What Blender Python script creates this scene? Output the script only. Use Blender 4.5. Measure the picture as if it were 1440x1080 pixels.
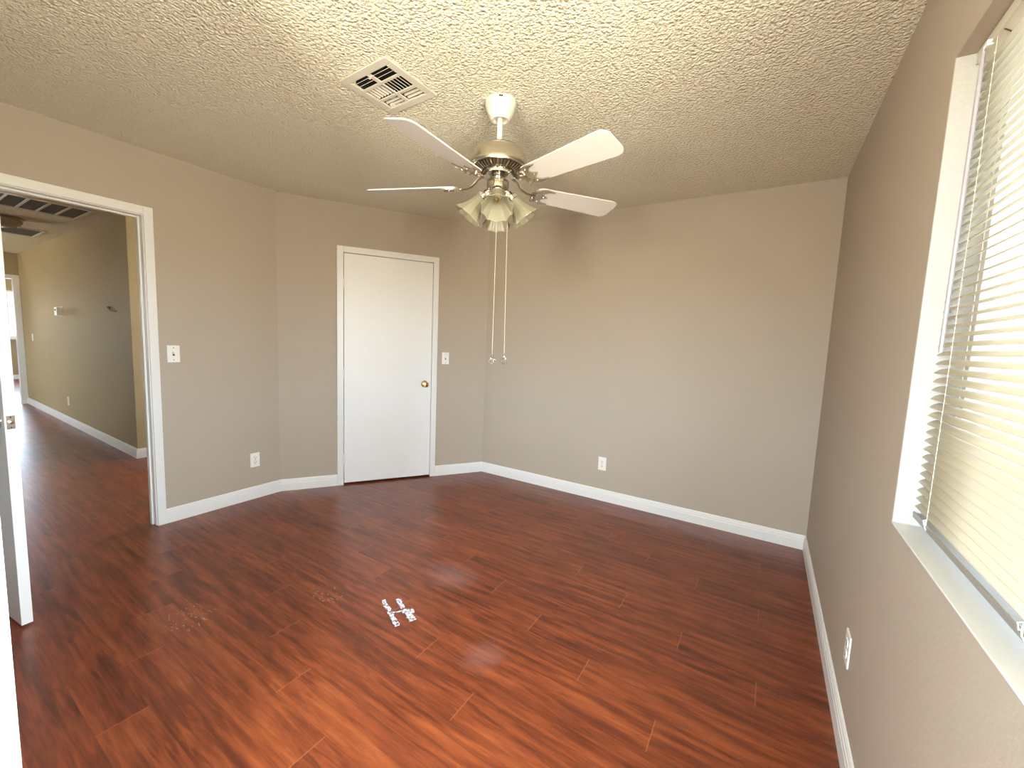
import bpy, bmesh, math, random
from mathutils import Vector, Matrix
random.seed(7)
S = bpy.context.scene
for o in list(bpy.data.objects): bpy.data.objects.remove(o)
C = S.collection
pi = math.pi

# ------------------------------------------------------------------ camera
YAW, PITCH, ROLL, EYE = math.radians(-31.737), math.radians(5.745), math.radians(2.299), 1.3284
cd = bpy.data.cameras.new('camera'); cam = bpy.data.objects.new('camera', cd); C.objects.link(cam)
cd.sensor_fit = 'HORIZONTAL'; cd.sensor_width = 36; cd.lens = 576.81 * 36 / 1440; cd.clip_start = .02; cd.clip_end = 200
fw = Vector((math.sin(YAW)*math.cos(PITCH), math.cos(YAW)*math.cos(PITCH), -math.sin(PITCH)))
rt = Vector((math.cos(YAW), -math.sin(YAW), 0)); up = rt.cross(fw)
rt2 = rt*math.cos(ROLL) + up*math.sin(ROLL); up2 = -rt*math.sin(ROLL) + up*math.cos(ROLL)
M = Matrix((rt2, up2, -fw)).transposed().to_4x4(); M.translation = (0, 0, EYE)
cam.matrix_world = M; S.camera = cam

# ------------------------------------------------------------------ room measures (metres)
H = 2.44
XL, XR, YB = -3.4097, .3269, 3.3603        # left, right, back wall faces
KX, KY = XL, 1.8472                        # where the diagonal wall leaves the left wall
AX, AY = -2.4019, YB                       # where it meets the back wall
DL = math.hypot(AX-KX, AY-KY); DX, DY = (AX-KX)/DL, (AY-KY)/DL; NX, NY = DY, -DX
WY0, WY1, WZ0, WZ1 = .10, 1.481, .884, 2.065   # bedroom window opening
WT = .15                                        # outer wall thickness

# ------------------------------------------------------------------ daylight and exposure
w = bpy.data.worlds.new('daylight'); S.world = w; w.use_nodes = True
nt = w.node_tree; bg = nt.nodes['Background']
bg.inputs['Strength'].default_value = 17
_tc = nt.nodes.new('ShaderNodeTexCoord'); _sp = nt.nodes.new('ShaderNodeSeparateXYZ'); _rp = nt.nodes.new('ShaderNodeValToRGB')
nt.links.new(_tc.outputs['Generated'], _sp.inputs[0]); nt.links.new(_sp.outputs[2], _rp.inputs[0]); nt.links.new(_rp.outputs[0], bg.inputs['Color'])
_e = _rp.color_ramp.elements                      # sunlit pale ground below the horizon, hazy bright sky above it
_e[0].position, _e[0].color = 0.0, (.62, .56, .46, 1); _e[1].position, _e[1].color = .06, (.76, .87, 1.0, 1)
def portal(loc, sx, sy, rot):
    l = bpy.data.lights.new('window_portal', 'AREA'); l.shape = 'RECTANGLE'; l.size = sx; l.size_y = sy
    l.cycles.is_portal = True
    o = bpy.data.objects.new('window_portal', l); C.objects.link(o); o.location = loc; o.rotation_euler = rot
portal((XR+WT+.02, (WY0+WY1)/2, (WZ0+WZ1)/2), WZ1-WZ0, WY1-WY0, (0, pi/2, 0))
RW = (-.78, -.24, .90, 2.06)     # window added behind the viewer to brighten the back wall
portal(((RW[0]+RW[1])/2, -1.37, (RW[2]+RW[3])/2), RW[1]-RW[0], RW[3]-RW[2], (pi/2, 0, 0))
def daylight(loc, sx, sy, rot, watts):      # lamps added outside the hall and far room windows as daylight
    l = bpy.data.lights.new('added_daylight', 'AREA'); l.shape = 'RECTANGLE'; l.size = sx; l.size_y = sy; l.energy = watts; l.color = (.93, .96, 1)
    o = bpy.data.objects.new('added_daylight', l); C.objects.link(o); o.location = loc; o.rotation_euler = rot
daylight((-13.3, 5.2, 1.5), 2.6, 1.2, (-pi/2, 0, 0), 60)
daylight((-4.5, 3.7, 1.5), .4, 1.0, (-pi/2, 0, 0), 5)
daylight((-9.1, -2.1, 1.48), .4, 1.16, (pi/2, 0, 0), 5)
daylight((-15.5, 2.0, 1.53), 1.08, 2.6, (0, -pi/2, 0), 70)
S.view_settings.view_transform = 'Standard'; S.view_settings.look = 'None'
S.view_settings.gamma = 1; S.view_settings.use_curve_mapping = False; S.view_settings.exposure = 2.85
try:
    S.cycles.use_guiding = True; S.cycles.use_denoising = True; S.cycles.denoiser = 'OPENIMAGEDENOISE'
    S.cycles.denoising_input_passes = 'RGB_ALBEDO_NORMAL'
    S.cycles.use_adaptive_sampling = False
    S.cycles.max_bounces = 14; S.cycles.diffuse_bounces = 8; S.cycles.glossy_bounces = 4
    S.cycles.caustics_reflective = False; S.cycles.caustics_refractive = False; S.cycles.transmission_bounces = 8; S.cycles.transparent_max_bounces = 16; S.cycles.sample_clamp_indirect = 12
except Exception: pass

# ------------------------------------------------------------------ materials
class N:
    def __init__(s, name):
        s.m = bpy.data.materials.new(name); s.m.use_nodes = True; s.t = s.m.node_tree; s.t.nodes.clear()
        s.out = s.t.nodes.new('ShaderNodeOutputMaterial')
    def n(s, typ, props=None, **ins):
        x = s.t.nodes.new('ShaderNode'+typ)
        for k, v in (props or {}).items(): setattr(x, k, v)
        for k, v in ins.items():
            key = int(k[1:]) if k[0] == 'i' and k[1:].isdigit() else k.replace('_', ' ')
            if isinstance(v, bpy.types.NodeSocket): s.t.links.new(v, x.inputs[key])
            else: x.inputs[key].default_value = v
        return x
    def math(s, op, a, b=0.0, c=None):
        kw = dict(i0=a, i1=b)
        if c is not None: kw['i2'] = c
        return s.n('Math', {'operation': op}, **kw).outputs[0]
    def mix(s, f, a, b):
        x = s.n('Mix', {'data_type': 'RGBA'}); 
        for i, v in ((0, f), (6, a), (7, b)):
            if isinstance(v, bpy.types.NodeSocket): s.t.links.new(v, x.inputs[i])
            else: x.inputs[i].default_value = v
        return x.outputs[2]
    def ramp(s, f, stops):
        r = s.n('ValToRGB', Fac=f).color_ramp if False else None
        x = s.n('ValToRGB'); s.t.links.new(f, x.inputs[0]); e = x.color_ramp.elements
        e[0].position, e[0].color = stops[0]; e[1].position, e[1].color = stops[-1]
        for p, c in stops[1:-1]:
            q = e.new(p); q.color = c
        return x.outputs[0]
    def coord(s, scale=(1, 1, 1), rot=(0, 0, 0)):
        tc = s.n('TexCoord'); return s.n('Mapping', Vector=tc.outputs['Object'], Scale=scale, Rotation=rot).outputs[0]
    def done(s, sh):
        s.t.links.new(sh, s.out.inputs[0]); return s.m

def c4(r, g, b): return (r, g, b, 1)
def srgb(r, g, b):
    f = lambda v: (v/255/12.92) if v/255 <= .04045 else ((v/255+.055)/1.055)**2.4
    return (f(r), f(g), f(b), 1)

def plain(name, col, rough=.5, metal=0, bump=0, scale=200, spec=.5, var=0, dist=.002):
    k = N(name)
    p = k.n('BsdfPrincipled', Roughness=rough, Metallic=metal, Base_Color=col)
    p.inputs['Specular IOR Level'].default_value = spec
    v = k.coord()
    if bump:
        nz = k.n('TexNoise', Vector=v, Scale=scale, Detail=4)
        b = k.n('Bump', Strength=bump, Distance=dist, Height=nz.outputs[0]); k.t.links.new(b.outputs[0], p.inputs['Normal'])
    if var:
        nz = k.n('TexNoise', Vector=v, Scale=3, Detail=5)
        d = tuple(c*(1-var) for c in col[:3])+(1,)
        k.t.links.new(k.mix(nz.outputs[0], d, col), p.inputs['Base Color'])
    return k.done(p.outputs[0])

WALL = plain('beige_wall_paint', c4(.425, .36, .285), .62, bump=.35, scale=130, var=.05, spec=.3)
HALLW = plain('textured_hall_wall_paint', c4(.37, .285, .155), .6, bump=.5, scale=70, var=.06, spec=.3, dist=.003)
REVEAL = plain('pale_reveal', c4(.46, .45, .425), .6, bump=.6, scale=110, spec=.3, dist=.003)  # paler and greyer than the wall paint
WHITE = plain('white_trim_paint', c4(.72, .71, .68), .38, bump=.06, scale=60)
DOORW = plain('white_door_paint', c4(.78, .77, .74), .42, bump=.05, scale=40, var=.05)
PLATE = plain('ivory_plastic', c4(.78, .76, .70), .35)
DARK = plain('dark_slot', c4(.02, .018, .015), .7)
VENTM = plain('enamelled_vent_metal', c4(.60, .56, .48), .4)
NICKEL = plain('brushed_nickel', c4(.58, .53, .44), .24, 1, bump=.04, scale=300)
CHROME = plain('chrome', c4(.78, .76, .72), .10, 1)
BRASS = plain('polished_brass', c4(.80, .55, .22), .16, 1)
FANW = plain('white_fan_enamel', c4(.72, .68, .60), .35)
BLADE = plain('white_blade_laminate', c4(.66, .62, .58), .42)
BRONZE = plain('dark_bronze', c4(.10, .08, .05), .4, .6)
FILTER = plain('grey_filter_mesh', c4(.10, .085, .06), .8, bump=.5, scale=400)
WAND = plain('grey_plastic_wand', c4(.40, .37, .40), .25)
CHAIN = plain('pale_brass_beads', c4(.88, .78, .60), .35, .35)
CORD = plain('white_cord', c4(.82, .80, .74), .7)
ALU = plain('white_window_vinyl', c4(.75, .75, .74), .4)

def ceiling_mat():
    k = N('popcorn_ceiling_texture'); v = k.coord()
    p = k.n('BsdfPrincipled', Roughness=.85); p.inputs['Specular IOR Level'].default_value = .15
    n1 = k.n('TexNoise', Vector=v, Scale=75, Detail=3, Roughness=.55, Distortion=.6)
    vo = k.n('TexVoronoi', {'feature': 'SMOOTH_F1'}, Vector=v, Scale=85, Smoothness=.6, Randomness=1)
    h = k.math('SUBTRACT', k.math('MULTIPLY', n1.outputs[0], 1.6), k.math('MULTIPLY', vo.outputs[0], .9))
    b = k.n('Bump', Strength=1.0, Distance=.011, Height=h)
    k.t.links.new(b.outputs[0], p.inputs['Normal'])
    nz = k.n('TexNoise', Vector=v, Scale=1.5, Detail=4)
    k.t.links.new(k.mix(nz.outputs[0], c4(.80, .75, .60), c4(.85, .80, .65)), p.inputs['Base Color'])
    return k.done(p.outputs[0])
CEIL = ceiling_mat()

def floor_mat():
    k = N('cherry_laminate_planks'); tc = k.n('TexCoord'); xyz = k.n('SeparateXYZ', Vector=tc.outputs['Object'])
    X, Y = xyz.outputs[0], xyz.outputs[1]
    PW, PL = .138, 1.215
    ry = k.math('DIVIDE', k.math('SUBTRACT', Y, .062), PW); row = k.math('FLOOR', ry); fy = k.math('SUBTRACT', ry, row)
    xo = k.math('ADD', k.math('ADD', X, 1.14), k.math('MULTIPLY', k.math('SUBTRACT', row, 4), .304))
    rx = k.math('DIVIDE', xo, PL); col = k.math('FLOOR', rx); fx = k.math('SUBTRACT', rx, col)
    idv = k.n('CombineXYZ', X=row, Y=col); rnd = k.n('TexWhiteNoise', {'noise_dimensions': '2D'}, Vector=idv.outputs[0])
    off = k.n('VectorMath', {'operation': 'SCALE'}, i0=rnd.outputs['Color']); off.inputs['Scale'].default_value = 13
    base = k.n('VectorMath', {'operation': 'ADD'}, i0=tc.outputs['Object'], i1=off.outputs[0]).outputs[0]
    big = k.n('TexNoise', Vector=k.n('Mapping', Vector=base, Scale=(1.8, 9, 1)).outputs[0], Scale=1, Detail=3, Distortion=1.2)
    fine = k.n('TexNoise', Vector=k.n('Mapping', Vector=base, Scale=(4.5, 55, 1)).outputs[0], Scale=1, Detail=6, Roughness=.62, Distortion=1.1)
    wave = k.n('TexWave', {'wave_type': 'BANDS', 'bands_direction': 'Y'}, Vector=k.n('Mapping', Vector=base, Scale=(.5, 3.2, 1)).outputs[0],
               Scale=1.7, Distortion=9, Detail=4, Detail_Scale=1.6, Detail_Roughness=.6)
    g = k.math('ADD', k.math('ADD', k.math('MULTIPLY', big.outputs[0], .40), k.math('MULTIPLY', fine.outputs[0], .52)), k.math('MULTIPLY', wave.outputs[0], .08))
    g = k.math('ADD', g, k.math('MULTIPLY', k.math('SUBTRACT', rnd.outputs['Value'], .5), .05))
    colr = k.ramp(g, [(.34, c4(.075, .0145, .006)), (.45, c4(.135, .028, .0095)), (.55, c4(.205, .045, .0138)), (.68, c4(.285, .073, .021))])
    # joints between the boards
    ey = k.math('MINIMUM', fy, k.math('SUBTRACT', 1, fy)); ex = k.math('MINIMUM', fx, k.math('SUBTRACT', 1, fx))
    jy = k.math('LESS_THAN', ey, .010); jx = k.math('LESS_THAN', ex, .0016); j = k.math('MAXIMUM', jy, jx)
    colr = k.mix(k.math('MULTIPLY', jy, .30), colr, c4(.10, .02, .009))
    colr = k.mix(k.math('MULTIPLY', jx, .32), colr, c4(.45, .17, .08))
    # dull smears of dried polish, dull reflection mixed into their colour; scuffs
    def blob(cx, cy, rx_, ry_, soft=.95):
        a = k.math('DIVIDE', k.math('SUBTRACT', X, cx), rx_); b = k.math('DIVIDE', k.math('SUBTRACT', Y, cy), ry_)
        d = k.math('SQRT', k.math('ADD', k.math('MULTIPLY', a, a), k.math('MULTIPLY', b, b)))
        d = k.math('ADD', d, k.math('MULTIPLY', k.math('SUBTRACT', warp.outputs[0], .5), 1.0))
        return k.n('MapRange', {'interpolation_type': 'SMOOTHSTEP'}, Value=d, From_Min=1, From_Max=1-soft, To_Min=0, To_Max=1).outputs[0]
    warp = k.n('TexNoise', Vector=tc.outputs['Object'], Scale=11, Detail=6, Roughness=.65)
    sm = k.math('MAXIMUM', blob(-1.42, 1.72, .22, .16), k.math('MULTIPLY', blob(-.92, 1.34, .12, .14), .6))
    sm = k.math('MAXIMUM', sm, k.math('MULTIPLY', blob(-2.5, 2.0, .10, .12), .5))
    colr = k.mix(k.math('MULTIPLY', sm, .22), colr, c4(.36, .26, .25))
    scn = k.n('TexNoise', Vector=k.n('Mapping', Vector=tc.outputs['Object'], Scale=(35, 90, 1), Rotation=(0, 0, .5)).outputs[0], Scale=1, Detail=5, Roughness=.7)
    scm = k.math('MAXIMUM', blob(-2.16, .75, .13, .10, .2), blob(-1.83, 1.22, .13, .06, .3))
    sc = k.math('MULTIPLY', k.math('GREATER_THAN', scn.outputs[0], .60), scm)
    colr = k.mix(k.math('MULTIPLY', sc, .55), colr, c4(.55, .36, .27))
    p = k.n('BsdfPrincipled', Base_Color=colr); p.inputs['Specular IOR Level'].default_value = .62
    rn = k.n('TexNoise', Vector=tc.outputs['Object'], Scale=9, Detail=5)
    r = k.math('ADD', k.n('MapRange', Value=rn.outputs[0], From_Min=.3, From_Max=.7, To_Min=.28, To_Max=.33).outputs[0], k.math('MULTIPLY', sm, .12))
    k.t.links.new(r, p.inputs['Roughness'])
    b = k.n('Bump', Strength=.12, Distance=.0008, Height=k.math('SUBTRACT', 1.0, j)); k.t.links.new(b.outputs[0], p.inputs['Normal'])
    return k.done(p.outputs[0])
FLOOR = floor_mat()

def slat_mat():
    k = N('cream_slat_enamel')
    d = k.n('BsdfPrincipled', Base_Color=c4(.80, .765, .64), Roughness=.4)
    t = k.n('BsdfTranslucent', Color=c4(.80, .72, .50))
    return k.done(k.n('MixShader', Fac=.22, i1=d.outputs[0], i2=t.outputs[0]).outputs[0])
SLAT = slat_mat()

def clear_glass(name, tint=(1, 1, 1, 1), gloss=.08):
    k = N(name)
    lw = k.n('LayerWeight', Blend=.5); f = k.n('MapRange', Value=k.math('POWER', lw.outputs['Facing'], 5.0), From_Min=0, From_Max=1, To_Min=.04, To_Max=1); tr = k.n('BsdfTransparent', Color=tint); gl = k.n('BsdfGlossy', Roughness=.02)
    return k.done(k.n('MixShader', Fac=f.outputs[0], i1=tr.outputs[0], i2=gl.outputs[0]).outputs[0])
GLASS = clear_glass('window_glass', c4(.96, .98, .97))
DIMGLASS = clear_glass('dimming_window_glass', c4(.36, .38, .40))  # tint added to dim the far room windows
def screen_mat():  # screen added to hold down daylight on the slats
    k = N('dimming_screen_mesh'); tr = k.n('BsdfTransparent', Color=c4(.19, .19, .19)); d = k.n('BsdfDiffuse', Color=c4(.05, .05, .05))
    return k.done(k.n('MixShader', Fac=.05, i1=tr.outputs[0], i2=d.outputs[0]).outputs[0])
SCREEN = screen_mat()
BULBG = clear_glass('clear_bulb_glass', c4(.97, .95, .88))

def frosted():
    k = N('frosted_fluted_glass')
    p = k.n('BsdfPrincipled', Base_Color=c4(.53, .50, .375), Roughness=.3)
    t = k.n('BsdfTranslucent', Color=c4(.55, .53, .42)); tr = k.n('BsdfTransparent', Color=c4(.9, .9, .82))
    a = k.n('MixShader', Fac=.45, i1=p.outputs[0], i2=t.outputs[0])
    return k.done(k.n('MixShader', Fac=.30, i1=a.outputs[0], i2=tr.outputs[0]).outputs[0])
FROST = frosted()
def crystal():
    k = N('cut_crystal'); return k.done(k.n('BsdfGlass', Color=c4(.97, .97, .97), Roughness=.02, IOR=1.5).outputs[0])
CRYSTAL = crystal()
def tape_mat():
    k = N('tape_residue_glare'); v = k.coord()
    nz = k.n('TexNoise', Vector=v, Scale=60, Detail=5, Roughness=.7)
    p = k.n('BsdfPrincipled', Base_Color=c4(.80, .80, .86), Roughness=.25)  # white stands for the glare on clear tape
    tr = k.n('BsdfTransparent')
    f = k.n('MapRange', Value=nz.outputs[0], From_Min=.43, From_Max=.58, To_Min=0, To_Max=1)
    return k.done(k.n('MixShader', Fac=f.outputs[0], i1=tr.outputs[0], i2=p.outputs[0]).outputs[0])
TAPE = tape_mat()

# ------------------------------------------------------------------ mesh helpers
def box(bm, x0, x1, y0, y1, z0, z1, mat=None):
    v = [bm.verts.new((x, y, z)) for x in (x0, x1) for y in (y0, y1) for z in (z0, z1)]
    for f in ((0, 1, 3, 2), (4, 6, 7, 5), (0, 4, 5, 1), (2, 3, 7, 6), (0, 2, 6, 4), (1, 5, 7, 3)):
        bm.faces.new([v[i] for i in f])
    if mat is not None:
        for q in v: q.co = mat @ q.co
def prism(bm, pts, z0, z1, mat=None):
    a = [bm.verts.new((x, y, z0)) for x, y in pts]; b = [bm.verts.new((x, y, z1)) for x, y in pts]; n = len(pts)
    bm.faces.new(a[::-1]); bm.faces.new(b)
    for i in range(n): bm.faces.new((a[i], a[(i+1) % n], b[(i+1) % n], b[i]))
    if mat is not None:
        for q in a+b: q.co = mat @ q.co
def lathe(bm, prof, n=48, mat=None, rfun=None, cap=True):
    rings = []
    for i, (r, z) in enumerate(prof):
        ring = []
        for k in range(n):
            a = 2*pi*k/n; rr = rfun(r, i/(len(prof)-1), a) if rfun else r
            ring.append(bm.verts.new((rr*math.cos(a), rr*math.sin(a), z)))
        rings.append(ring)
    for i in range(len(rings)-1):
        for k in range(n):
            bm.faces.new((rings[i][k], rings[i][(k+1) % n], rings[i+1][(k+1) % n], rings[i+1][k]))
    if cap:
        bm.faces.new(rings[0][::-1]); bm.faces.new(rings[-1])
    if mat is not None:
        for r in rings:
            for q in r: q.co = mat @ q.co
def tube(bm, pts, r, n=10, flat=None):
    pts = [Vector(p) for p in pts]; rings = []
    for i, p in enumerate(pts):
        t = (pts[min(i+1, len(pts)-1)]-pts[max(i-1, 0)]).normalized()
        u = t.cross(Vector((0, 0, 1))); u = u.normalized() if u.length > 1e-4 else Vector((1, 0, 0)); v = t.cross(u)
        ra, rb = flat if flat else (r, r)
        rings.append([bm.verts.new(p + u*ra*math.cos(2*pi*k/n) + v*rb*math.sin(2*pi*k/n)) for k in range(n)])
    for i in range(len(rings)-1):
        for k in range(n): bm.faces.new((rings[i][k], rings[i][(k+1) % n], rings[i+1][(k+1) % n], rings[i+1][k]))
    bm.faces.new(rings[0][::-1]); bm.faces.new(rings[-1])
def link(name, bm, mat, parent=None, bevel=0, smooth=False, seg=2):
    bmesh.ops.recalc_face_normals(bm, faces=bm.faces)
    me = bpy.data.meshes.new(name); bm.to_mesh(me); bm.free(); me.materials.append(mat)
    if smooth:
        for p in me.polygons: p.use_smooth = True
    o = bpy.data.objects.new(name, me); C.objects.link(o)
    if bevel:
        b = o.modifiers.new('bevel', 'BEVEL'); b.width = bevel; b.segments = seg; b.limit_method = 'ANGLE'; b.angle_limit = .6
        b.harden_normals = False
    if smooth: me.set_sharp_from_angle(angle=math.radians(38))
    if parent: o.parent = parent
    return o
def NB(): return bmesh.new()
def tag(o, label=None, cat=None, group=None, kind=None):
    for k, v in (('label', label), ('category', cat), ('group', group), ('kind', kind)):
        if v: o[k] = v
    return o
def empty(name, loc=(0, 0, 0), rz=0, **kw):
    o = bpy.data.objects.new(name, None); o.empty_display_size = .05; C.objects.link(o)
    o.location = loc; o.rotation_euler = (0, 0, rz); return tag(o, **kw)
def struct(name, bm, mat, label, cat, bevel=0): return tag(link(name, bm, mat, None, bevel), label, cat, kind='structure')
def copy_tree(o, parent=None):
    c = o.copy(); C.objects.link(c)
    if parent: c.parent = parent
    for ch in [q for q in bpy.data.objects if q.parent == o]: copy_tree(ch, c)
    return c

# ------------------------------------------------------------------ shell: floor, ceiling, walls
HXE = -5.375      # corner where the hall wall starts
HY = 1.48         # face of the hall wall
EX = -10.40       # hall end wall
FX = -15.12       # far room's window wall
b = NB(); box(b, FX-.15, XR+WT, -2.0, 5.0, -.10, 0); struct('floor', b, FLOOR, 'glossy red cherry laminate plank floor of the bedroom and hall', 'floor')
VX, VY, VS = -1.539, 1.344, .118   # ceiling register centre, half opening
b = NB()
box(b, FX-.15, VX-VS, -2.0, 5.0, H, H+.12); box(b, VX+VS, XR+WT, -2.0, 5.0, H, H+.12)
box(b, VX-VS, VX+VS, -2.0, VY-VS+.006, H, H+.12); box(b, VX-VS, VX+VS, VY+VS-.006, 5.0, H, H+.12)
struct('ceiling', b, CEIL, 'cream popcorn textured ceiling above the bedroom and hall', 'ceiling')
T = .115
b = NB(); DY0, DY1, DZ = .222, 1.016, 2.03   # bedroom doorway
box(b, XL-T, XL, -.10, DY0-.018, 0, H); box(b, XL-T, XL, DY1+.018, YB+T, 0, H); box(b, XL-T, XL, DY0-.018, DY1+.018, DZ+.018, H)
struct('wall_left', b, WALL, 'beige painted wall with the open doorway to the hall', 'wall')
b = NB(); box(b, XL, XR+WT, YB, YB+T, 0, H); struct('wall_back', b, WALL, 'wide beige painted wall behind the ceiling fan', 'wall')
b = NB(); X1 = XR+WT
box(b, XR, X1, WY1, YB, 0, H); box(b, XR, X1, -1.3, WY0, 0, H); box(b, XR, X1, WY0, WY1, 0, WZ0-.004); box(b, XR, X1, WY0, WY1, WZ1+.004, H)
struct('wall_right', b, WALL, 'shaded beige wall holding the window with white blinds', 'wall')
# thin plaster lining of the window opening
b = NB()
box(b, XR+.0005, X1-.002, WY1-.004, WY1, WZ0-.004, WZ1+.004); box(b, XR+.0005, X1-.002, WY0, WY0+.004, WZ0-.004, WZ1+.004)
tag(link('trim_3', b, REVEAL), 'pale textured plaster side reveal of the window', 'window reveal', kind='structure')
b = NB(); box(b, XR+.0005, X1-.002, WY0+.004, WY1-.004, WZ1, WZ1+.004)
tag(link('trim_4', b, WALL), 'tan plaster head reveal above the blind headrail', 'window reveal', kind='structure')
b = NB(); box(b, XR-.002, X1-.002, WY0+.004, WY1-.004, WZ0-.004, WZ0)
tag(link('trim_5', b, plain('white_sill_paint', c4(.60, .60, .59), .5, bump=.3, scale=80), bevel=.0015), 'white plaster window sill below the blind bottom rail', 'window sill', kind='structure')
DM = Matrix(((DX, NX, 0, KX), (DY, NY, 0, KY), (0, 0, 1, 0), (0, 0, 0, 1)))   # diagonal frame: x along wall, y into room
CS0, CS1 = .502, 1.270       # closet door slab limits
b = NB()
box(b, -.05, CS0-.020, -T, 0, 0, H, DM); box(b, CS1+.020, DL+.05, -T, 0, 0, H, DM); box(b, CS0-.020, CS1+.020, -T, 0, 2.052, H, DM)
struct('wall_diagonal', b, WALL, 'angled beige wall holding the closed white door', 'wall')
# near corner: a projecting closet block, its end faces the window
b = NB(); EXX, EYY = -1.203, .128
box(b, XL-T, EXX, -1.3, EYY, 0, H)
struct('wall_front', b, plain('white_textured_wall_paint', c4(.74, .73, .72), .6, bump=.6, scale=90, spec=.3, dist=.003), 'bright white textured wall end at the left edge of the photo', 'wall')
b = NB()
box(b, EXX, RW[0], -1.35, -1.2, 0, H); box(b, RW[1], XR, -1.35, -1.2, 0, H); box(b, RW[0], RW[1], -1.35, -1.2, 0, RW[2]); box(b, RW[0], RW[1], -1.35, -1.2, RW[3], H); struct('wall_alcove', b, WALL, 'beige wall closing the alcove behind the viewer', 'wall')  # opening cut for the added window
# hall
b = NB(); prism(b, [(EX, HY+.03), (HXE, HY), (HXE, 3.5), (HXE-T, 3.5), (HXE-T, HY+T), (EX, HY+T+.03)], 0, H)
struct('wall_hall', b, HALLW, 'long textured tan hall wall seen through the doorway', 'wall')
b = NB(); box(b, EX, -9.30, -2.0, -1.9, 0, H); box(b, -8.90, XL-T, -2.0, -1.9, 0, H); box(b, -9.30, -8.90, -2.0, -1.9, 0, .9); box(b, -9.30, -8.90, -2.0, -1.9, 2.06, H); box(b, XL-T-.1, XL-T, -1.9, -.1, 0, H); box(b, HXE, -4.7, 3.5, 3.6, 0, H); box(b, -4.3, XL-T, 3.5, 3.6, 0, H); box(b, -4.7, -4.3, 3.5, 3.6, 0, 1.0); box(b, -4.7, -4.3, 3.5, 3.6, 2.0, H)  # openings cut for the added hall and passage windows
struct('wall_hall_left', b, HALLW, 'tan walls of the living area beside the hall', 'wall')
EO0, EO1, EZ = .56, 1.44, 2.03
b = NB(); box(b, EX-T, EX, EO1+.02, 5, 0, H); box(b, EX-T, EX, -2, EO0-.02, 0, H); box(b, EX-T, EX, EO0-.02, EO1+.02, EZ+.02, H)
struct('wall_hall_end', b, HALLW, 'end wall of the hall above the far doorway', 'wall')
FW = (.75, 3.25, .985, 2.075)
b = NB(); box(b, FX-T, FX, -2, FW[0], 0, H); box(b, FX-T, FX, FW[1], 5, 0, H); box(b, FX-T, FX, FW[0], FW[1], 0, FW[2]); box(b, FX-T, FX, FW[0], FW[1], FW[3], H)
box(b, FX-T, EX, -2.0, -1.9, 0, H); box(b, FX-T, -14.6, 4.9, 5.0, 0, H); box(b, -12.0, EX, 4.9, 5.0, 0, H); box(b, -14.6, -12.0, 4.9, 5.0, 0, .9); box(b, -14.6, -12.0, 4.9, 5.0, 2.1, H)  # opening cut for the added side window
struct('wall_far_room', b, HALLW, 'sunlit wall under the bright window of the far room', 'wall')


# ------------------------------------------------------------------ baseboards (mitred)
BP = [(0, 0), (.0135, 0), (.0135, .062), (.0115, .066), (.0115, .078), (.0085, .083), (.0085, .090), (.004, .0985), (0, .0993)]
def baseboards(pts, segs, closed=False):
    P = [Vector(p) for p in pts]; nn = []
    for i in range(len(P)-1):
        d = (P[i+1]-P[i]).normalized(); nn.append(Vector((d.y, -d.x)))
    for i, s in enumerate(segs):
        if not s: continue
        b = NB(); ends = []
        for e in (i, i+1):
            n0 = nn[max(e-1, 0)]; n1 = nn[min(e, len(nn)-1)]
            mv = (n0+n1)/(1+n0.dot(n1))
            ends.append([b.verts.new((*(P[e]+mv*o), z)) for o, z in BP])
        k = len(BP)
        for j in range(k): b.faces.new((ends[0][j], ends[0][(j+1) % k], ends[1][(j+1) % k], ends[1][j]))
        b.faces.new(ends[0][::-1]); b.faces.new(ends[1])
        struct(s[0], b, WHITE, s[1], 'baseboard')
dg = lambda s: (KX+DX*s, KY+DY*s)
baseboards([(XL, 1.0675), (KX, KY), dg(.446)], [('baseboard_left', 'white stepped baseboard between the doorway and the angled wall'), ('baseboard_diagonal', 'short white baseboard left of the closed white door')])
baseboards([dg(1.323), (AX, AY), (XR, YB), (XR, -1.2)], [('baseboard_corner', 'short white baseboard right of the closed white door'), ('baseboard_back', 'long white baseboard along the back wall'), ('baseboard_right', 'white baseboard running under the window')])
baseboards([(EX, HY+.03), (HXE, HY), (HXE, 3.5)], [('baseboard_hall', 'white baseboard running down the hall wall'), ('baseboard_hall_corner', 'white baseboard turning the hall corner')])
baseboards([(FX, -1.9), (FX, 4.9)], [('baseboard_far', 'white baseboard under the far room window')])
for o in bpy.data.objects:
    if o.name.startswith('baseboard_hall'): pass

# ------------------------------------------------------------------ closet door (door_1) and its casing (trim_1)
b = NB(); cw = .0575
box(b, .446, .446+cw-.006, .0005, .0145, 0, 2.0865, DM); box(b, 1.323-cw+.006, 1.323, .0005, .0145, 0, 2.0865, DM); box(b, .446+cw-.006, 1.323-cw+.006, .0005, .0145, 2.0865-cw+.006, 2.0865, DM)
box(b, CS0-.020, CS0-.003, -T+.001, .0005, 0, 2.045, DM); box(b, CS1+.003, CS1+.020, -T+.001, .0005, 0, 2.045, DM); box(b, CS0-.020, CS1+.020, -T+.001, .0005, 2.034, 2.052, DM)
tag(link('trim_1', b, WHITE, bevel=.003), 'white casing around the closed door on the angled wall', 'door casing', kind='structure')
d1 = empty('door_1', (*dg(CS0), 0), math.atan2(DY, DX), label='closed flat white door with brass knob on the angled wall', cat='door', kind='structure')
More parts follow.
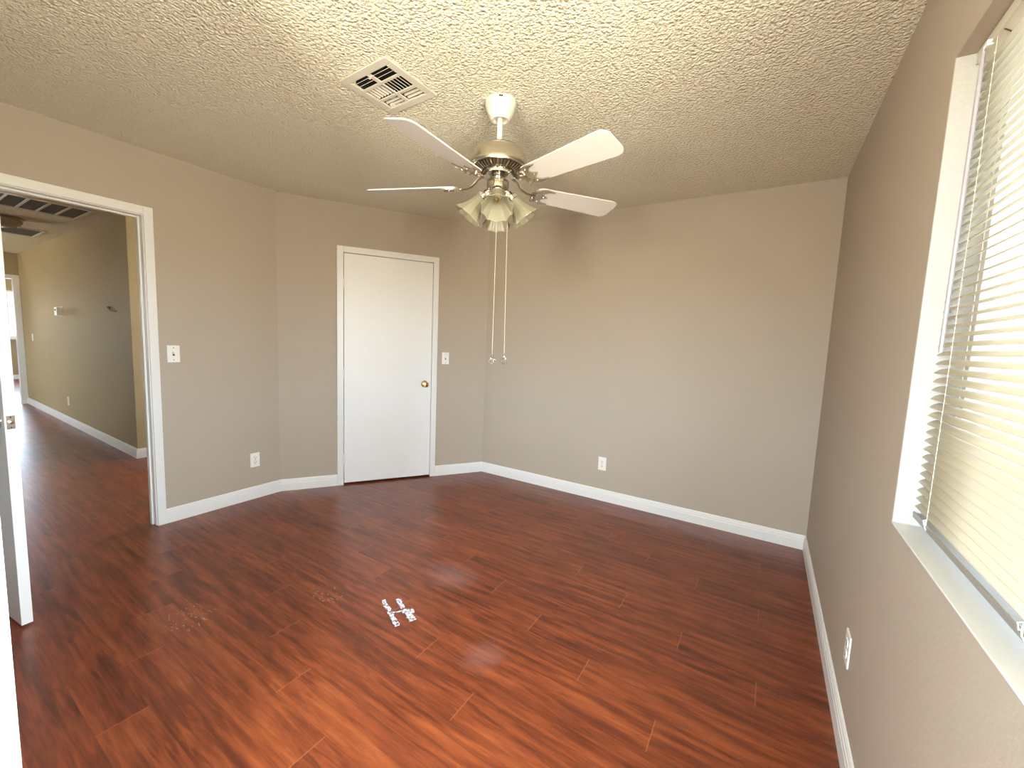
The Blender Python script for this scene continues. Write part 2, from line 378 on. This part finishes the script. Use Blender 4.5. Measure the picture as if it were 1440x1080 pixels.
# local: x along door, y negative = into the room after rotation (room side is -y here)
def L(bm): return bm
b = NB(); box(b, 0.0, CS1-CS0, .0, .035, .016, 2.031); link('door_panel', b, DOORW, d1, .0015)
def knob(name, parent, loc, mat, rot, label=None):
    m = Matrix.Translation(loc) @ rot
    b = NB(); lathe(b, [(.001, 0), (.032, 0), (.032, .003), (.026, .009), (.012, .012)], 32, m); r = None
    k = NB(); lathe(k, [(.011, .008), (.011, .030), (.020, .036), (.0265, .044), (.0275, .054), (.024, .062), (.014, .066), (.001, .067)], 32, m)
    o = link(name, k, mat, parent, smooth=True); r = link('rosette', b, mat, o, smooth=True); tag(o, label); return o
knob('door_knob', d1, (1.209-CS0, 0, .906), BRASS, Matrix.Rotation(pi/2, 4, 'X'), 'polished brass knob')
for z in (1.776, 1.0, .239):
    b = NB(); lathe(b, [(.0055, z-.045), (.0055, z+.045)], 12, Matrix.Translation((-.002, -.006, 0)))
    box(b, -.001, .012, -.0012, .0005, z-.043, z+.043); link('hinge', b, DOORW, d1, smooth=True)
b = NB(); box(b, CS1-CS0-.001, CS1-CS0+.0022, .006, .012, .89, .925); tag(link('latch', b, NICKEL, d1), 'small metal latch in the door edge gap')

# ------------------------------------------------------------------ doorway to the hall: casing+jamb (trim_2), open door (door_2)
b = NB(); xf = XL+.0145
o1, z1 = 1.069, 2.0867
for s in (1, -1):
    x0, x1 = (XL+.0005, xf) if s > 0 else (XL-T-.0145, XL-T-.0005)
    box(b, x0, x1, DY1+.005, o1, 0, z1); box(b, x0, x1, DY0-.0615, DY0-.005, 0, z1); box(b, x0, x1, DY0-.005, DY1+.005, DZ+.005, z1)
box(b, XL-T-.0005, XL+.0005, DY1, DY1+.0175, 0, DZ+.0175); box(b, XL-T-.0005, XL+.0005, DY0-.0175, DY0, 0, DZ+.0175); box(b, XL-T-.0005, XL+.0005, DY0, DY1, DZ, DZ+.0175)
box(b, XL-.075, XL-.040, DY1-.011, DY1, 0, DZ); box(b, XL-.075, XL-.040, DY0, DY0+.011, 0, DZ); box(b, XL-.075, XL-.040, DY0+.011, DY1-.011, DZ-.011, DZ)
tag(link('trim_2', b, WHITE, bevel=.003), 'white casing and jamb of the open hall doorway', 'door casing', kind='structure')
a2 = math.asin((.316-DY0-.003)/.745)
d2 = empty('door_2', (XL+.012, DY0+.003, 0), a2, label='white door standing open at the left edge, seen edge on', cat='door', kind='structure')
b = NB(); dw = .741; box(b, .003, dw, 0, .035, .012, 2.026); link('door_panel', b, DOORW, d2, .0015)
b = NB(); box(b, dw-.0004, dw+.0012, .0055, .0295, .884, .941); lp = link('latch_plate', b, NICKEL, d2, .0004)
b = NB(); lathe(b, [(.001, 0), (.0085, 0), (.0085, .004), (.0065, .008), (.002, .009)], 20, Matrix.Translation((dw+.001, .0175, .914)) @ Matrix.Rotation(pi/2, 4, 'Y')); link('latch_bolt', b, CHROME, lp, smooth=True)
for z in (.891, .934):
    b = NB(); lathe(b, [(.0028, 0), (.0028, .0008)], 10, Matrix.Translation((dw+.001, .0175, z)) @ Matrix.Rotation(pi/2, 4, 'Y')); link('screw', b, DARK, lp)
knob('door_knob', d2, (dw-.065, 0, .914), NICKEL, Matrix.Rotation(pi/2, 4, 'X'))
for z in (1.78, 1.0, .24):
    b = NB(); lathe(b, [(.0055, z-.045), (.0055, z+.045)], 12, Matrix.Translation((-.001, -.004, 0))); link('hinge', b, NICKEL, d2, smooth=True)

# ------------------------------------------------------------------ bedroom window (window_1) and its blind
YC = (WY0+WY1)/2
w1 = empty('window_1', (XR+.115, YC, WZ0), label='bright sliding window behind the white blind on the right wall', cat='window', kind='structure')
hw, hh = (WY1-WY0)/2-.004, WZ1-WZ0
b = NB(); box(b, -.025, .025, -hw, hw, 0, .04); box(b, -.025, .025, -hw, hw, hh-.04, hh); box(b, -.025, .025, -hw, -hw+.04, .04, hh-.04); box(b, -.025, .025, hw-.04, hw, .04, hh-.04); ML_ = .56-YC; box(b, -.02, .02, ML_-.025, ML_+.025, .04, hh-.04)
link('window_frame', b, ALU, w1, .002)
for y0, y1 in ((-hw+.04, ML_-.025), (ML_+.025, hw-.04)):
    b = NB(); box(b, -.003, .003, y0, y1, .04, hh-.04); link('pane', b, GLASS, w1)
b = NB(); box(b, .030, .032, ML_+.028, hw-.02, .02, hh-.02); tag(link('dimming_screen', b, SCREEN, w1), 'grey screen added to dim the far sash')  # added screen, keeps the slats from blowing out
BX = XR+.050                       # slat centre plane
BY0, BY1 = .585, WY1-.009; YC = (BY0+BY1)/2  # blind stops short, near half left bare to admit more daylight
bl = empty('window_blind', (BX, YC, WZ1-.002), label='white mini blind lowered in the bright window with its slats tilted open', cat='blind')
zt = WZ1-.002
b = NB(); hz = -.026; e = BY1-YC
box(b, -.0145, -.0135, -e, e, hz, -.001); box(b, .0135, .0145, -e, e, hz, -.001); box(b, -.0135, .0135, -e, e, hz, hz+.001)
box(b, -.0155, -.0135, -e, e, hz-.001, hz+.0015); box(b, -.0145, -.0110, -e, e, -.0015, -.0005)
hr = link('headrail', b, SLAT, bl, .0004)
PITCHS, NS, TILT = .02222, 49, math.radians(30)
zb = .945
ns = int((zt+hz-.012-zb)/PITCHS)+1
b = NB(); W2 = .0126; q = []
for i in range(7):
    t = -1+2*i/6; u = t*W2; cr = .0032*(1-t*t)
    x = u*math.cos(TILT)-cr*math.sin(TILT); z = u*math.sin(TILT)+cr*math.cos(TILT)
    q.append([b.verts.new((x, yy, z)) for yy in (-e, -e+.3, 0, e-.3, e)])
for i in range(6):
    for k in range(4): b.faces.new((q[i][k], q[i+1][k], q[i+1][k+1], q[i][k+1]))
sl0 = link('slat', b, SLAT, bl, smooth=True); so = sl0.modifiers.new('thickness', 'SOLIDIFY'); so.thickness = .0004
for i in range(ns):
    o = sl0 if i == 0 else sl0.copy()
    if i: C.objects.link(o); o.parent = bl
    o.location = (0, 0, zb-zt+i*PITCHS)
b = NB(); r0 = .909-zt
box(b, -.0125, .0125, -e, e, r0, r0+.012); lathe(b, [(.0028, -e), (.0028, e)], 10, Matrix.Translation((-.0105, 0, r0+.0125)) @ Matrix.Rotation(-pi/2, 4, 'X'))
link('bottom_rail', b, plain('shade_grey_rail', c4(.24, .22, .19), .3), bl, .002)  # white rail, its shaded room side put into the grey
for yy in (1.367, .91):
    y = yy-YC
    b = NB(); n = 60
    for xs in (-.0125, .0125):
        tube(b, [(xs, y, r0+.012), (xs, y, hz)], .00045, 6)
    for i in range(ns):
        z = zb-zt+i*PITCHS
        tube(b, [(-.0128, y-.003, z-.010), (-.0128, y, z-.007), (-.0128, y+.003, z-.0085)], .0011, 5)
    lc = link('ladder_cord', b, CORD, bl)
    b = NB(); tube(b, [(-.011, y-.004, r0+.001), (-.0145, y, r0+.008), (-.0145, y+.002, r0+.016), (-.010, y+.010, r0+.026), (-.0135, y+.018, r0+.020), (-.0145, y+.010, r0+.012), (-.0135, y-.002, r0+.02)], .0013, 6); link('cord_knot', b, CORD, lc, smooth=True)
b = NB(); wy = 1.395-YC
tube(b, [(-.024, wy, hz-.014), (-.0245, wy-.003, 1.346-zt)], .0042, 6); wd = tag(link('tilt_wand', b, WAND, bl), 'grey plastic rod')
b = NB(); tube(b, [(-.013, wy+.004, hz+.004), (-.020, wy+.002, hz+.003), (-.0245, wy, hz-.004), (-.024, wy, hz-.016)], .0016, 6); box(b, -.022, -.012, wy-.006, wy+.006, hz-.004, hz+.008)
link('wand_hook', b, CORD, wd)
b = NB()
for yy in (1.345, 1.26):
    b = NB(); tube(b, [(-.010, yy-YC, hz+.0005), (.004, yy-YC+.012, hz-.002), (.010, yy-YC+.02, hz-.004)], .0013, 6); link('cord_exit', b, BRONZE, bl)

def added_window(name, loc, hx, hz, label, glass=None):  # unseen windows added to let in more daylight
    t = empty(name, loc, label=label, cat='window', kind='structure')
    b = NB(); box(b, -hx, hx, -.02, .02, 0, .04); box(b, -hx, hx, -.02, .02, hz-.04, hz); box(b, -hx, -hx+.04, -.02, .02, .04, hz-.04); box(b, hx-.04, hx, -.02, .02, .04, hz-.04)
    link('window_frame', b, ALU, t)
    b = NB(); box(b, -hx+.04, hx-.04, -.003, .003, .04, hz-.04); link('pane', b, glass or GLASS, t)
added_window('added_window_3', (-9.1, -1.95, .9), .2, 1.16, 'unseen window added to light the hall wall from the living area')
added_window('added_window_5', (-4.5, 3.55, 1.0), .2, 1.0, 'small unseen window added to light the side passage')
added_window('added_window_6', (-13.3, 4.95, .9), 1.3, 1.2, 'wide unseen side window added to light the far room', DIMGLASS)
added_window('added_window_4', ((RW[0]+RW[1])/2, -1.30, RW[2]), (RW[1]-RW[0])/2, RW[3]-RW[2], 'unseen window added behind the viewer to light the back wall')

# ------------------------------------------------------------------ far room window and hall end casing
w2 = empty('window_2', (FX-.05, (FW[0]+FW[1])/2, FW[2]), label='bright white window of the far room seen past the open door', cat='window', kind='structure')
hw2 = (FW[1]-FW[0])/2; hh2 = FW[3]-FW[2]
b = NB(); box(b, -.03, .03, -hw2, hw2, 0, .04); box(b, -.03, .03, -hw2, hw2, hh2-.04, hh2); box(b, -.03, .03, -hw2, -hw2+.04, .04, hh2-.04); box(b, -.03, .03, hw2-.04, hw2, .04, hh2-.04); box(b, -.03, .03, -.05, .0, .04, hh2-.04)
link('window_frame', b, ALU, w2)
b = NB(); box(b, .03, .085, -hw2-.05, hw2+.05, -.05, 0); link('window_sill', b, WHITE, w2)
b = NB(); box(b, -.003, .003, -hw2+.04, hw2-.04, .04, hh2-.04); link('pane', b, DIMGLASS, w2)
b = NB(); ew = .062
box(b, EX, EX+.014, EO1-.004, HY+.028, 0, EZ+ew); box(b, EX, EX+.014, EO0-ew, EO0, 0, EZ+ew); box(b, EX, EX+.014, EO0, EO1-.004, EZ, EZ+ew)
box(b, EX-T, EX, EO1, EO1+.02, 0, EZ+.02); box(b, EX-T, EX, EO0-.02, EO0, 0, EZ+.02); box(b, EX-T, EX, EO0, EO1, EZ, EZ+.02)
tag(link('trim_6', b, WHITE, bevel=.003), 'tan lit casing of the far doorway at the hall end', 'door casing', kind='structure')

# ------------------------------------------------------------------ ceiling fan
FXC, FYC = -1.159, 1.674
fan = empty('ceiling_fan', (FXC, FYC, H), label='white five blade ceiling fan with nickel motor and four glass shades', cat='ceiling fan')
Z = lambda z: z-H
b = NB(); lathe(b, [(.072, Z(2.44)), (.0725, Z(2.428)), (.069, Z(2.412)), (.058, Z(2.384)), (.047, Z(2.364)), (.041, Z(2.358)), (.034, Z(2.358)), (.031, Z(2.368)), (.014, Z(2.372))], 48)
ca = link('canopy', b, FANW, fan, smooth=True)
fa = -55.3*pi/180
for da in (-.06, .06):
    a = fa+da; b = NB()
    lathe(b, [(.004, 0), (.004, .004)], 8, Matrix.Translation((.0715*math.cos(a), .0715*math.sin(a), Z(2.430))) @ Matrix.Rotation(a, 4, 'Z') @ Matrix.Rotation(pi/2, 4, 'Y')); link('screw', b, DARK, ca)
b = NB(); lathe(b, [(.0125, Z(2.25)), (.0125, Z(2.385))], 20); lathe(b, [(.020, Z(2.246)), (.019, Z(2.262)), (.013, Z(2.266))], 24); link('downrod', b, FANW, fan, smooth=True)
b = NB(); lathe(b, [(.018, Z(2.252)), (.060, Z(2.247)), (.098, Z(2.233)), (.118, Z(2.214)), (.131, Z(2.188)), (.1375, Z(2.160)), (.1385, Z(2.146)), (.136, Z(2.141)), (.128, Z(2.140)), (.122, Z(2.148)), (.119, Z(2.148)), (.084, Z(2.131)), (.060, Z(2.128))], 64)
mh = link('motor_housing', b, NICKEL, fan, smooth=True)
b = NB()
for k in range(44):
    a = 2*pi*k/44; box(b, .082, .118, -.0022, .0022, -.006, .002, Matrix.Rotation(a, 4, 'Z') @ Matrix.Translation((0, 0, Z(2.136))) @ Matrix.Translation((.1, 0, 0)) @ Matrix.Rotation(-.42, 4, 'Y') @ Matrix.Translation((-.1, 0, 0)))
link('vent_rib', b, NICKEL, mh)
b = NB(); lathe(b, [(.116, 0), (.086, -.0145)], 64, Matrix.Translation((0, 0, Z(2.1455))), cap=False); link('vent_recess', b, BRONZE, mh)
b = NB(); lathe(b, [(.064, Z(2.130)), (.078, Z(2.126)), (.078, Z(2.108)), (.040, Z(2.104)), (.032, Z(2.110))], 48); lathe(b, [(.033, Z(2.118)), (.033, Z(2.086))], 40); link('flywheel', b, CHROME, fan, smooth=True)
ALPHA = math.radians(14)
for k in range(5):
    ang = math.radians(-160+72*k)
    R = Matrix.Rotation(ang, 4, 'Z')
    TL = R @ Matrix.Translation((0, 0, Z(2.06))) @ Matrix.Rotation(-ALPHA, 4, 'X')
    b = NB(); pts = []
    xt, wt, wr, rc = .660, .073, .056, .038
    for i in range(9):
        a = -pi/2+i*pi/16; pts.append((xt-rc+rc*math.cos(a), -(wt-rc)+rc*math.sin(a)))
    for i in range(9):
        a = i*pi/16; pts.append((xt-rc+rc*math.cos(a), (wt-rc)+rc*math.sin(a)))
    for i in range(7):
        a = pi/2+i*pi/12; pts.append((.222+.022*math.cos(a), wr-.022+.022*math.sin(a)))
    for i in range(7):
        a = pi+i*pi/12; pts.append((.222+.022*math.cos(a), -wr+.022+.022*math.sin(a)))
    prism(b, pts, 0, .0058, TL)
    bl_ = link('blade', b, BLADE, fan, .0012)
    b = NB()
    arm = [(.058, 2.112), (.080, 2.109), (.098, 2.100), (.112, 2.083), (.128, 2.068), (.150, 2.058), (.178, 2.054), (.200, 2.0545)]
    tube(b, [R @ Vector((r, 0, Z(z))) for r, z in arm], .01, 12, flat=(.0115, .0042))
    half = [(.176, .012), (.192, .030), (.212, .053), (.243, .060), (.290, .050), (.258, .044), (.236, .029), (.240, .013), (.268, 0)]
    prism(b, [(x, -y) for x, y in half]+[(x, y) for x, y in half[-2::-1]], -.0065, -.0003, TL)
    for sy in (-1, 1):
        tube(b, [TL @ Vector((.196+.014*math.cos(t), sy*(.030+.014*math.sin(t)), -.008)) for t in [i*.6 for i in range(10)]], .003, 6)
    for px, py in ((.228, .040), (.228, -.040), (.247, 0)):
        lathe(b, [(.005, -.0095), (.0055, -.0075), (.0055, -.0060)], 10, TL @ Matrix.Translation((px, py, 0)))
    link('blade_arm', b, NICKEL, fan, smooth=True)
b = NB(); lathe(b, [(.030, Z(2.090)), (.050, Z(2.087)), (.0525, Z(2.082)), (.0525, Z(2.040)), (.049, Z(2.034)), (.045, Z(2.031)), (.045, Z(2.012)), (.036, Z(2.002)), (.014, Z(1.994)), (.010, Z(1.978)), (.003, Z(1.974))], 40)
link('switch_housing', b, NICKEL, fan, smooth=True)
TS = math.radians(38)
def flute(r, t, a): return r*(1+.055*t*t*math.cos(10*a)+.02*t*math.cos(20*a))
for k in range(4):
    az = fa+k*pi/2
    ML = Matrix.Rotation(az, 4, 'Z') @ Matrix.Translation((.058, 0, Z(2.026))) @ Matrix.Rotation(-TS, 4, 'Y') @ Matrix.Rotation(pi, 4, 'X')
    b = NB(); lathe(b, [(.0265, .022), (.0275, .026), (.030, .045), (.036, .068), (.044, .090), (.055, .112), (.066, .130), (.0685, .136)], 120, ML, flute, cap=False)
    sh = link('lamp_shade', b, FROST, fan, smooth=True); sm = sh.modifiers.new('thickness', 'SOLIDIFY'); sm.thickness = .0022
    b = NB(); lathe(b, [(.010, -.024), (.016, -.010), (.018, .002), (.031, .008), (.0325, .014), (.0325, .027), (.030, .030), (.026, .027), (.0255, .020), (.012, .018)], 36, ML); link('lamp_fitter', b, CHROME, sh, smooth=True)
    b = NB(); lathe(b, [(.0255, .021), (.0150, .024), (.0145, .036), (.0115, .037)], 24, ML); link('socket', b, CORD, sh, smooth=True)
    b = NB(); lathe(b, [(.012, .034), (.012, .045), (.016, .058), (.0185, .072), (.016, .088), (.009, .100), (.002, .106)], 24, ML); bu = link('light_bulb', b, BULBG, sh, smooth=True)
    b = NB()
    for i in range(4):
        a = i*pi/2; tube(b, [ML @ Vector((.003*math.cos(a), .003*math.sin(a), .045)), ML @ Vector((.0075*math.cos(a), .0075*math.sin(a), .066)), ML @ Vector((.004*math.cos(a), .004*math.sin(a), .090))], .0016, 5)
    link('filament', b, BRASS, bu)
sx, sy = math.cos(fa+pi/2), math.sin(fa+pi/2)   # sideways as seen from the camera
def chain(s0, s1, zbot, kind):
    P0 = Vector((sx*s0, sy*s0, Z(2.01))); P1 = Vector((sx*s1, sy*s1, Z(zbot)+.03))
    b = NB(); tube(b, [P0, P1], .0008, 6); n = int((P0-P1).length/.006)
    for i in range(n):
        c = P0.lerp(P1, (i+.5)/n); r = .0014
        vs = [b.verts.new(c+Vector(v)*r) for v in ((1, 0, 0), (0, 1, 0), (-1, 0, 0), (0, -1, 0), (0, 0, 1.1), (0, 0, -1.1))]
        for i1, i2 in ((0, 1), (1, 2), (2, 3), (3, 0)): b.faces.new((vs[i1], vs[i2], vs[4])); b.faces.new((vs[i2], vs[i1], vs[5]))
    ch = link('pull_chain', b, CHAIN, fan)
    b = NB(); T_ = Matrix.Translation(P1)
    if kind == 0: lathe(b, [(.003, -.006), (.008, -.014), (.018, -.027), (.0175, -.031), (.009, -.040), (.001, -.044)], 10, T_)
    else: lathe(b, [(.003, -.010), (.0085, -.013), (.0145, -.023), (.0155, -.030), (.0125, -.038), (.006, -.0435), (.001, -.045)], 10, T_)
    kn = link('pull_knob', b, CRYSTAL, ch); tag(kn, 'flared clear crystal pull' if kind == 0 else 'round clear crystal pull with metal cap')
    b = NB(); lathe(b, [(.002, .004), (.005, .0), (.006, -.010), (.002, -.0105)], 14, T_); link('knob_cap', b, NICKEL if kind else CRYSTAL, kn, smooth=True)
chain(0, .001, 1.233, 0); chain(.050, .060, 1.235, 1)

# ------------------------------------------------------------------ ceiling register
rv = empty('ceiling_vent', (VX, VY, H), math.radians(-2), label='square white metal air vent in the ceiling beside the fan', cat='vent')
b = NB(); o, i = .155, .116; o2, i2 = .148, .110
for x0, x1, y0, y1 in ((-o, o, -o2, -i2), (-o, o, i2, o2), (-o, -i, -i2, i2), (i, o, -i2, i2)): box(b, x0, x1, y0, y1, -.007, -.0005)
link('frame', b, VENTM, rv, .003)
b = NB()
box(b, -i, i, -.048, -.036, -.006, -.001); box(b, -i, i, .040, .050, -.006, -.001); box(b, -.009, .009, -i2, -.048, -.006, -.001); box(b, -.009, .009, .050, i2, -.006, -.001); box(b, -.003, .003, -.036, .040, -.006, -.001)
link('divider', b, VENTM, rv)
b = NB(); box(b, -.117, .117, -.111, .111, .070, .074)
for x0, x1, y0, y1 in ((-.117, .117, -.111, -.109), (-.117, .117, .109, .111), (-.117, -.115, -.109, .109), (.115, .117, -.109, .109)): box(b, x0, x1, y0, y1, .002, .070)
link('duct', b, DARK, rv)
def louver(x, y, ln, along, slope, wdt=.022):
    b = NB()
    if along == 'x': M_ = Matrix.Translation((x, y, .004)) @ Matrix.Rotation(slope, 4, 'X'); box(b, -ln/2, ln/2, -wdt/2, wdt/2, -.0007, .0007, M_)
    else: M_ = Matrix.Translation((x, y, .004)) @ Matrix.Rotation(slope, 4, 'Y'); box(b, -wdt/2, wdt/2, -ln/2, ln/2, -.0007, .0007, M_)
    link('louver', b, VENTM, rv)
for cx in (-.0625, .0625):
    for y in (-.105, -.085, -.064): louver(cx, y, .104, 'x', math.radians(42))
    for y in (.060, .080, .100): louver(cx, y, .104, 'x', math.radians(-38), .0105)
for i_ in range(6):
    louver(-.108+i_*.0195, .002, .074, 'y', math.radians(-35), .0092)
    louver(.012+i_*.0195, .002, .074, 'y', math.radians(42), .021)
b = NB(); tube(b, [(0, -.095, -.004), (.004, -.100, -.016), (.006, -.106, -.022)], .0025, 6); box(b, -.018, .018, -.098, -.094, -.009, -.006); link('damper_lever', b, VENTM, rv)

# ------------------------------------------------------------------ switches and outlets (local: +y... face looks along -y)
def switch(loc, rz, label):
    t = empty('light_switch', loc, rz, label=label, cat='light switch', group=None)
    b = NB(); box(b, -.035, .035, -.0062, -.0004, -.057, .057); pl = link('plate', b, PLATE, t, .0025)
    for z in (-.041, .041):
        b = NB(); lathe(b, [(.0032, 0), (.0032, .0012)], 10, Matrix.Translation((0, -.006, z)) @ Matrix.Rotation(pi/2, 4, 'X')); link('screw', b, NICKEL, pl)
    b = NB(); box(b, -.0055, .0055, -.0066, -.0060, -.0125, .0125); link('slot', b, DARK, pl)  # shade at the toggle, drawn as a dark plate
    b = NB(); box(b, -.004, .004, -.016, -.002, -.005, .005, Matrix.Translation((0, -.002, .001)) @ Matrix.Rotation(-.45, 4, 'X')); link('toggle', b, PLATE, t, .0012)
    return t
def outlet(loc, rz, label):
    t = empty('wall_outlet', loc, rz, label=label, cat='outlet')
    b = NB(); box(b, -.035, .035, -.0062, -.0004, -.057, .057); pl = link('plate', b, PLATE, t, .0025)
    b = NB(); lathe(b, [(.003, 0), (.003, .0014)], 10, Matrix.Translation((0, -.006, 0)) @ Matrix.Rotation(pi/2, 4, 'X')); link('screw', b, NICKEL, pl)
    for z in (-.0195, .0195):
        b = NB(); pts = []
        for k in range(24):
            a = 2*pi*k/24; pts.append((.0172*math.cos(a), max(-.0135, min(.0135, .0172*math.sin(a)))))
        prism(b, pts, 0, .0028, Matrix.Translation((0, -.006, z)) @ Matrix.Rotation(pi/2, 4, 'X')); rc_ = link('receptacle', b, PLATE, t)
        b = NB(); box(b, -.0082, -.0052, -.0092, -.0086, z-.001, z+.0085); box(b, .0052, .0082, -.0092, -.0086, z-.001, z+.0070); lathe(b, [(.0030, 0), (.0030, .0006)], 12, Matrix.Translation((0, -.0086, z-.0075)) @ Matrix.Rotation(pi/2, 4, 'X')); link('slots', b, DARK, rc_)
    return t
dr = math.atan2(DY, DX)
switch((XL, 1.148, 1.162), pi/2, 'ivory toggle light switch beside the open hall doorway')
switch((*dg(1.405), 1.153), dr, 'ivory toggle light switch beside the closed white door')
outlet((XL, 1.650, .315), pi/2, 'white wall outlet low on the left wall beside the angled wall')
outlet((-1.131, YB, .323), 0, 'white wall outlet in the middle of the back wall')
outlet((XR, 1.772, .315), -pi/2, 'white wall outlet under the window on the shaded right wall')
hy = lambda x: HY+.03*(HXE-x)/(HXE-EX)
switch((-9.73, hy(-9.73), 1.115), 0, 'light switch near the far end of the hall wall')
outlet((-7.89, hy(-7.89), .315), 0, 'wall outlet low on the hall wall above its baseboard')

# ------------------------------------------------------------------ hall things
th = empty('thermostat', (-7.95, hy(-7.95), 1.50), 0, label='boxy white thermostat on the tan hall wall', cat='thermostat')
b = NB(); box(b, -.075, .075, -.006, -.0003, -.060, .060); link('back_plate', b, PLATE, th, .002)
b = NB(); box(b, -.062, .062, -.055, -.006, -.052, .052); link('cover', b, PLATE, th, .004)
b = NB(); box(b, -.03, .02, -.0565, -.0548, .005, .030); link('display', b, DARK, th)
b = NB(); tube(b, [(-5.96, HY+.01, 1.530), (-5.93, HY-.025, 1.527), (-5.86, HY-.035, 1.505), (-5.78, HY-.03, 1.488), (-5.70, HY-.022, 1.486)], .0055, 8); 
wr_ = tag(link('cable', b, plain('brown_cable', c4(.22, .12, .04), .5), smooth=True), 'short loose brown cable sticking out of the hall wall', 'cable')
b = NB(); tube(b, [(-5.962, HY-.002, 1.530), (-5.925, HY-.026, 1.527)], .010, 8); link('cable_tip', b, DARK, wr_)
gl = []
def grille(x0, x1, y0, y1, n, label):
    t = empty('return_grille', ((x0+x1)/2, (y0+y1)/2, H), label=label, cat='vent')
    hx, hy = (x1-x0)/2, (y1-y0)/2; fr = .035
    b = NB(); box(b, -hx, hx, -hy, -hy+fr, -.012, -.0004); box(b, -hx, hx, hy-fr, hy, -.012, -.0004); box(b, -hx, -hx+fr, -hy+fr, hy-fr, -.012, -.0004); box(b, hx-fr, hx, -hy+fr, hy-fr, -.012, -.0004)
    for k in range(1, n):
        y = -hy+fr+(2*hy-2*fr)*k/n; box(b, -hx+fr, hx-fr, y-.010, y+.010, -.011, -.0004)
    link('frame', b, VENTM, t, .002)
    b = NB(); box(b, -hx+fr, hx-fr, -hy+fr, hy-fr, -.004, -.0006); link('filter', b, FILTER, t)
grille(-6.29, -5.66, .50, 1.345, 6, 'large white ceiling return grille with dark filter cells at the near end of the hall')
grille(-8.13, -7.50, .62, 1.345, 1, 'ceiling return grille with one dark panel beyond the hall dome light')
lg = empty('ceiling_light', (-6.98, .92, H), label='dark dome ceiling light hanging in the hall', cat='ceiling light')
b = NB(); lathe(b, [(.16, -.0005), (.165, -.020), (.150, -.028), (.12, -.028)], 48); link('base_ring', b, NICKEL, lg, smooth=True)
b = NB(); lathe(b, [(.152, -.026), (.150, -.050), (.125, -.080), (.085, -.100), (.040, -.110), (.002, -.112)], 48); link('dome', b, plain('amber_frosted_glass', c4(.30, .22, .13), .25), lg, smooth=True)

# ------------------------------------------------------------------ residue of clear tape on the boards, its glare painted white
b = NB()
def strip(p0, p1, wd, z):
    p0, p1 = Vector(p0), Vector(p1); d = (p1-p0); n = Vector((-d.y, d.x)).normalized(); k = 26; up_, dn = [], []
    for i in range(k+1):
        c = p0+d*(i/k); up_.append(tuple(c+n*wd*(.5+random.uniform(-.16, .16)))); dn.append(tuple(c-n*wd*(.5+random.uniform(-.16, .16))))
    prism(b, up_+dn[::-1], z, z+.0006)
strip((-1.555, 1.350), (-1.350, 1.258), .022, .0002); strip((-1.500, 1.400), (-1.425, 1.362), .022, .0002); strip((-1.41, 1.365), (-1.318, 1.325), .032, .0004)
strip((-1.445, 1.297), (-1.378, 1.384), .010, .0010); strip((-1.40, 1.335), (-1.362, 1.378), .020, .0014)  # cross strips: glare on a plank end joint, drawn as tape
tag(link('tape_residue', b, TAPE), 'strips of tape residue with glare painted white on the red floor', 'tape')
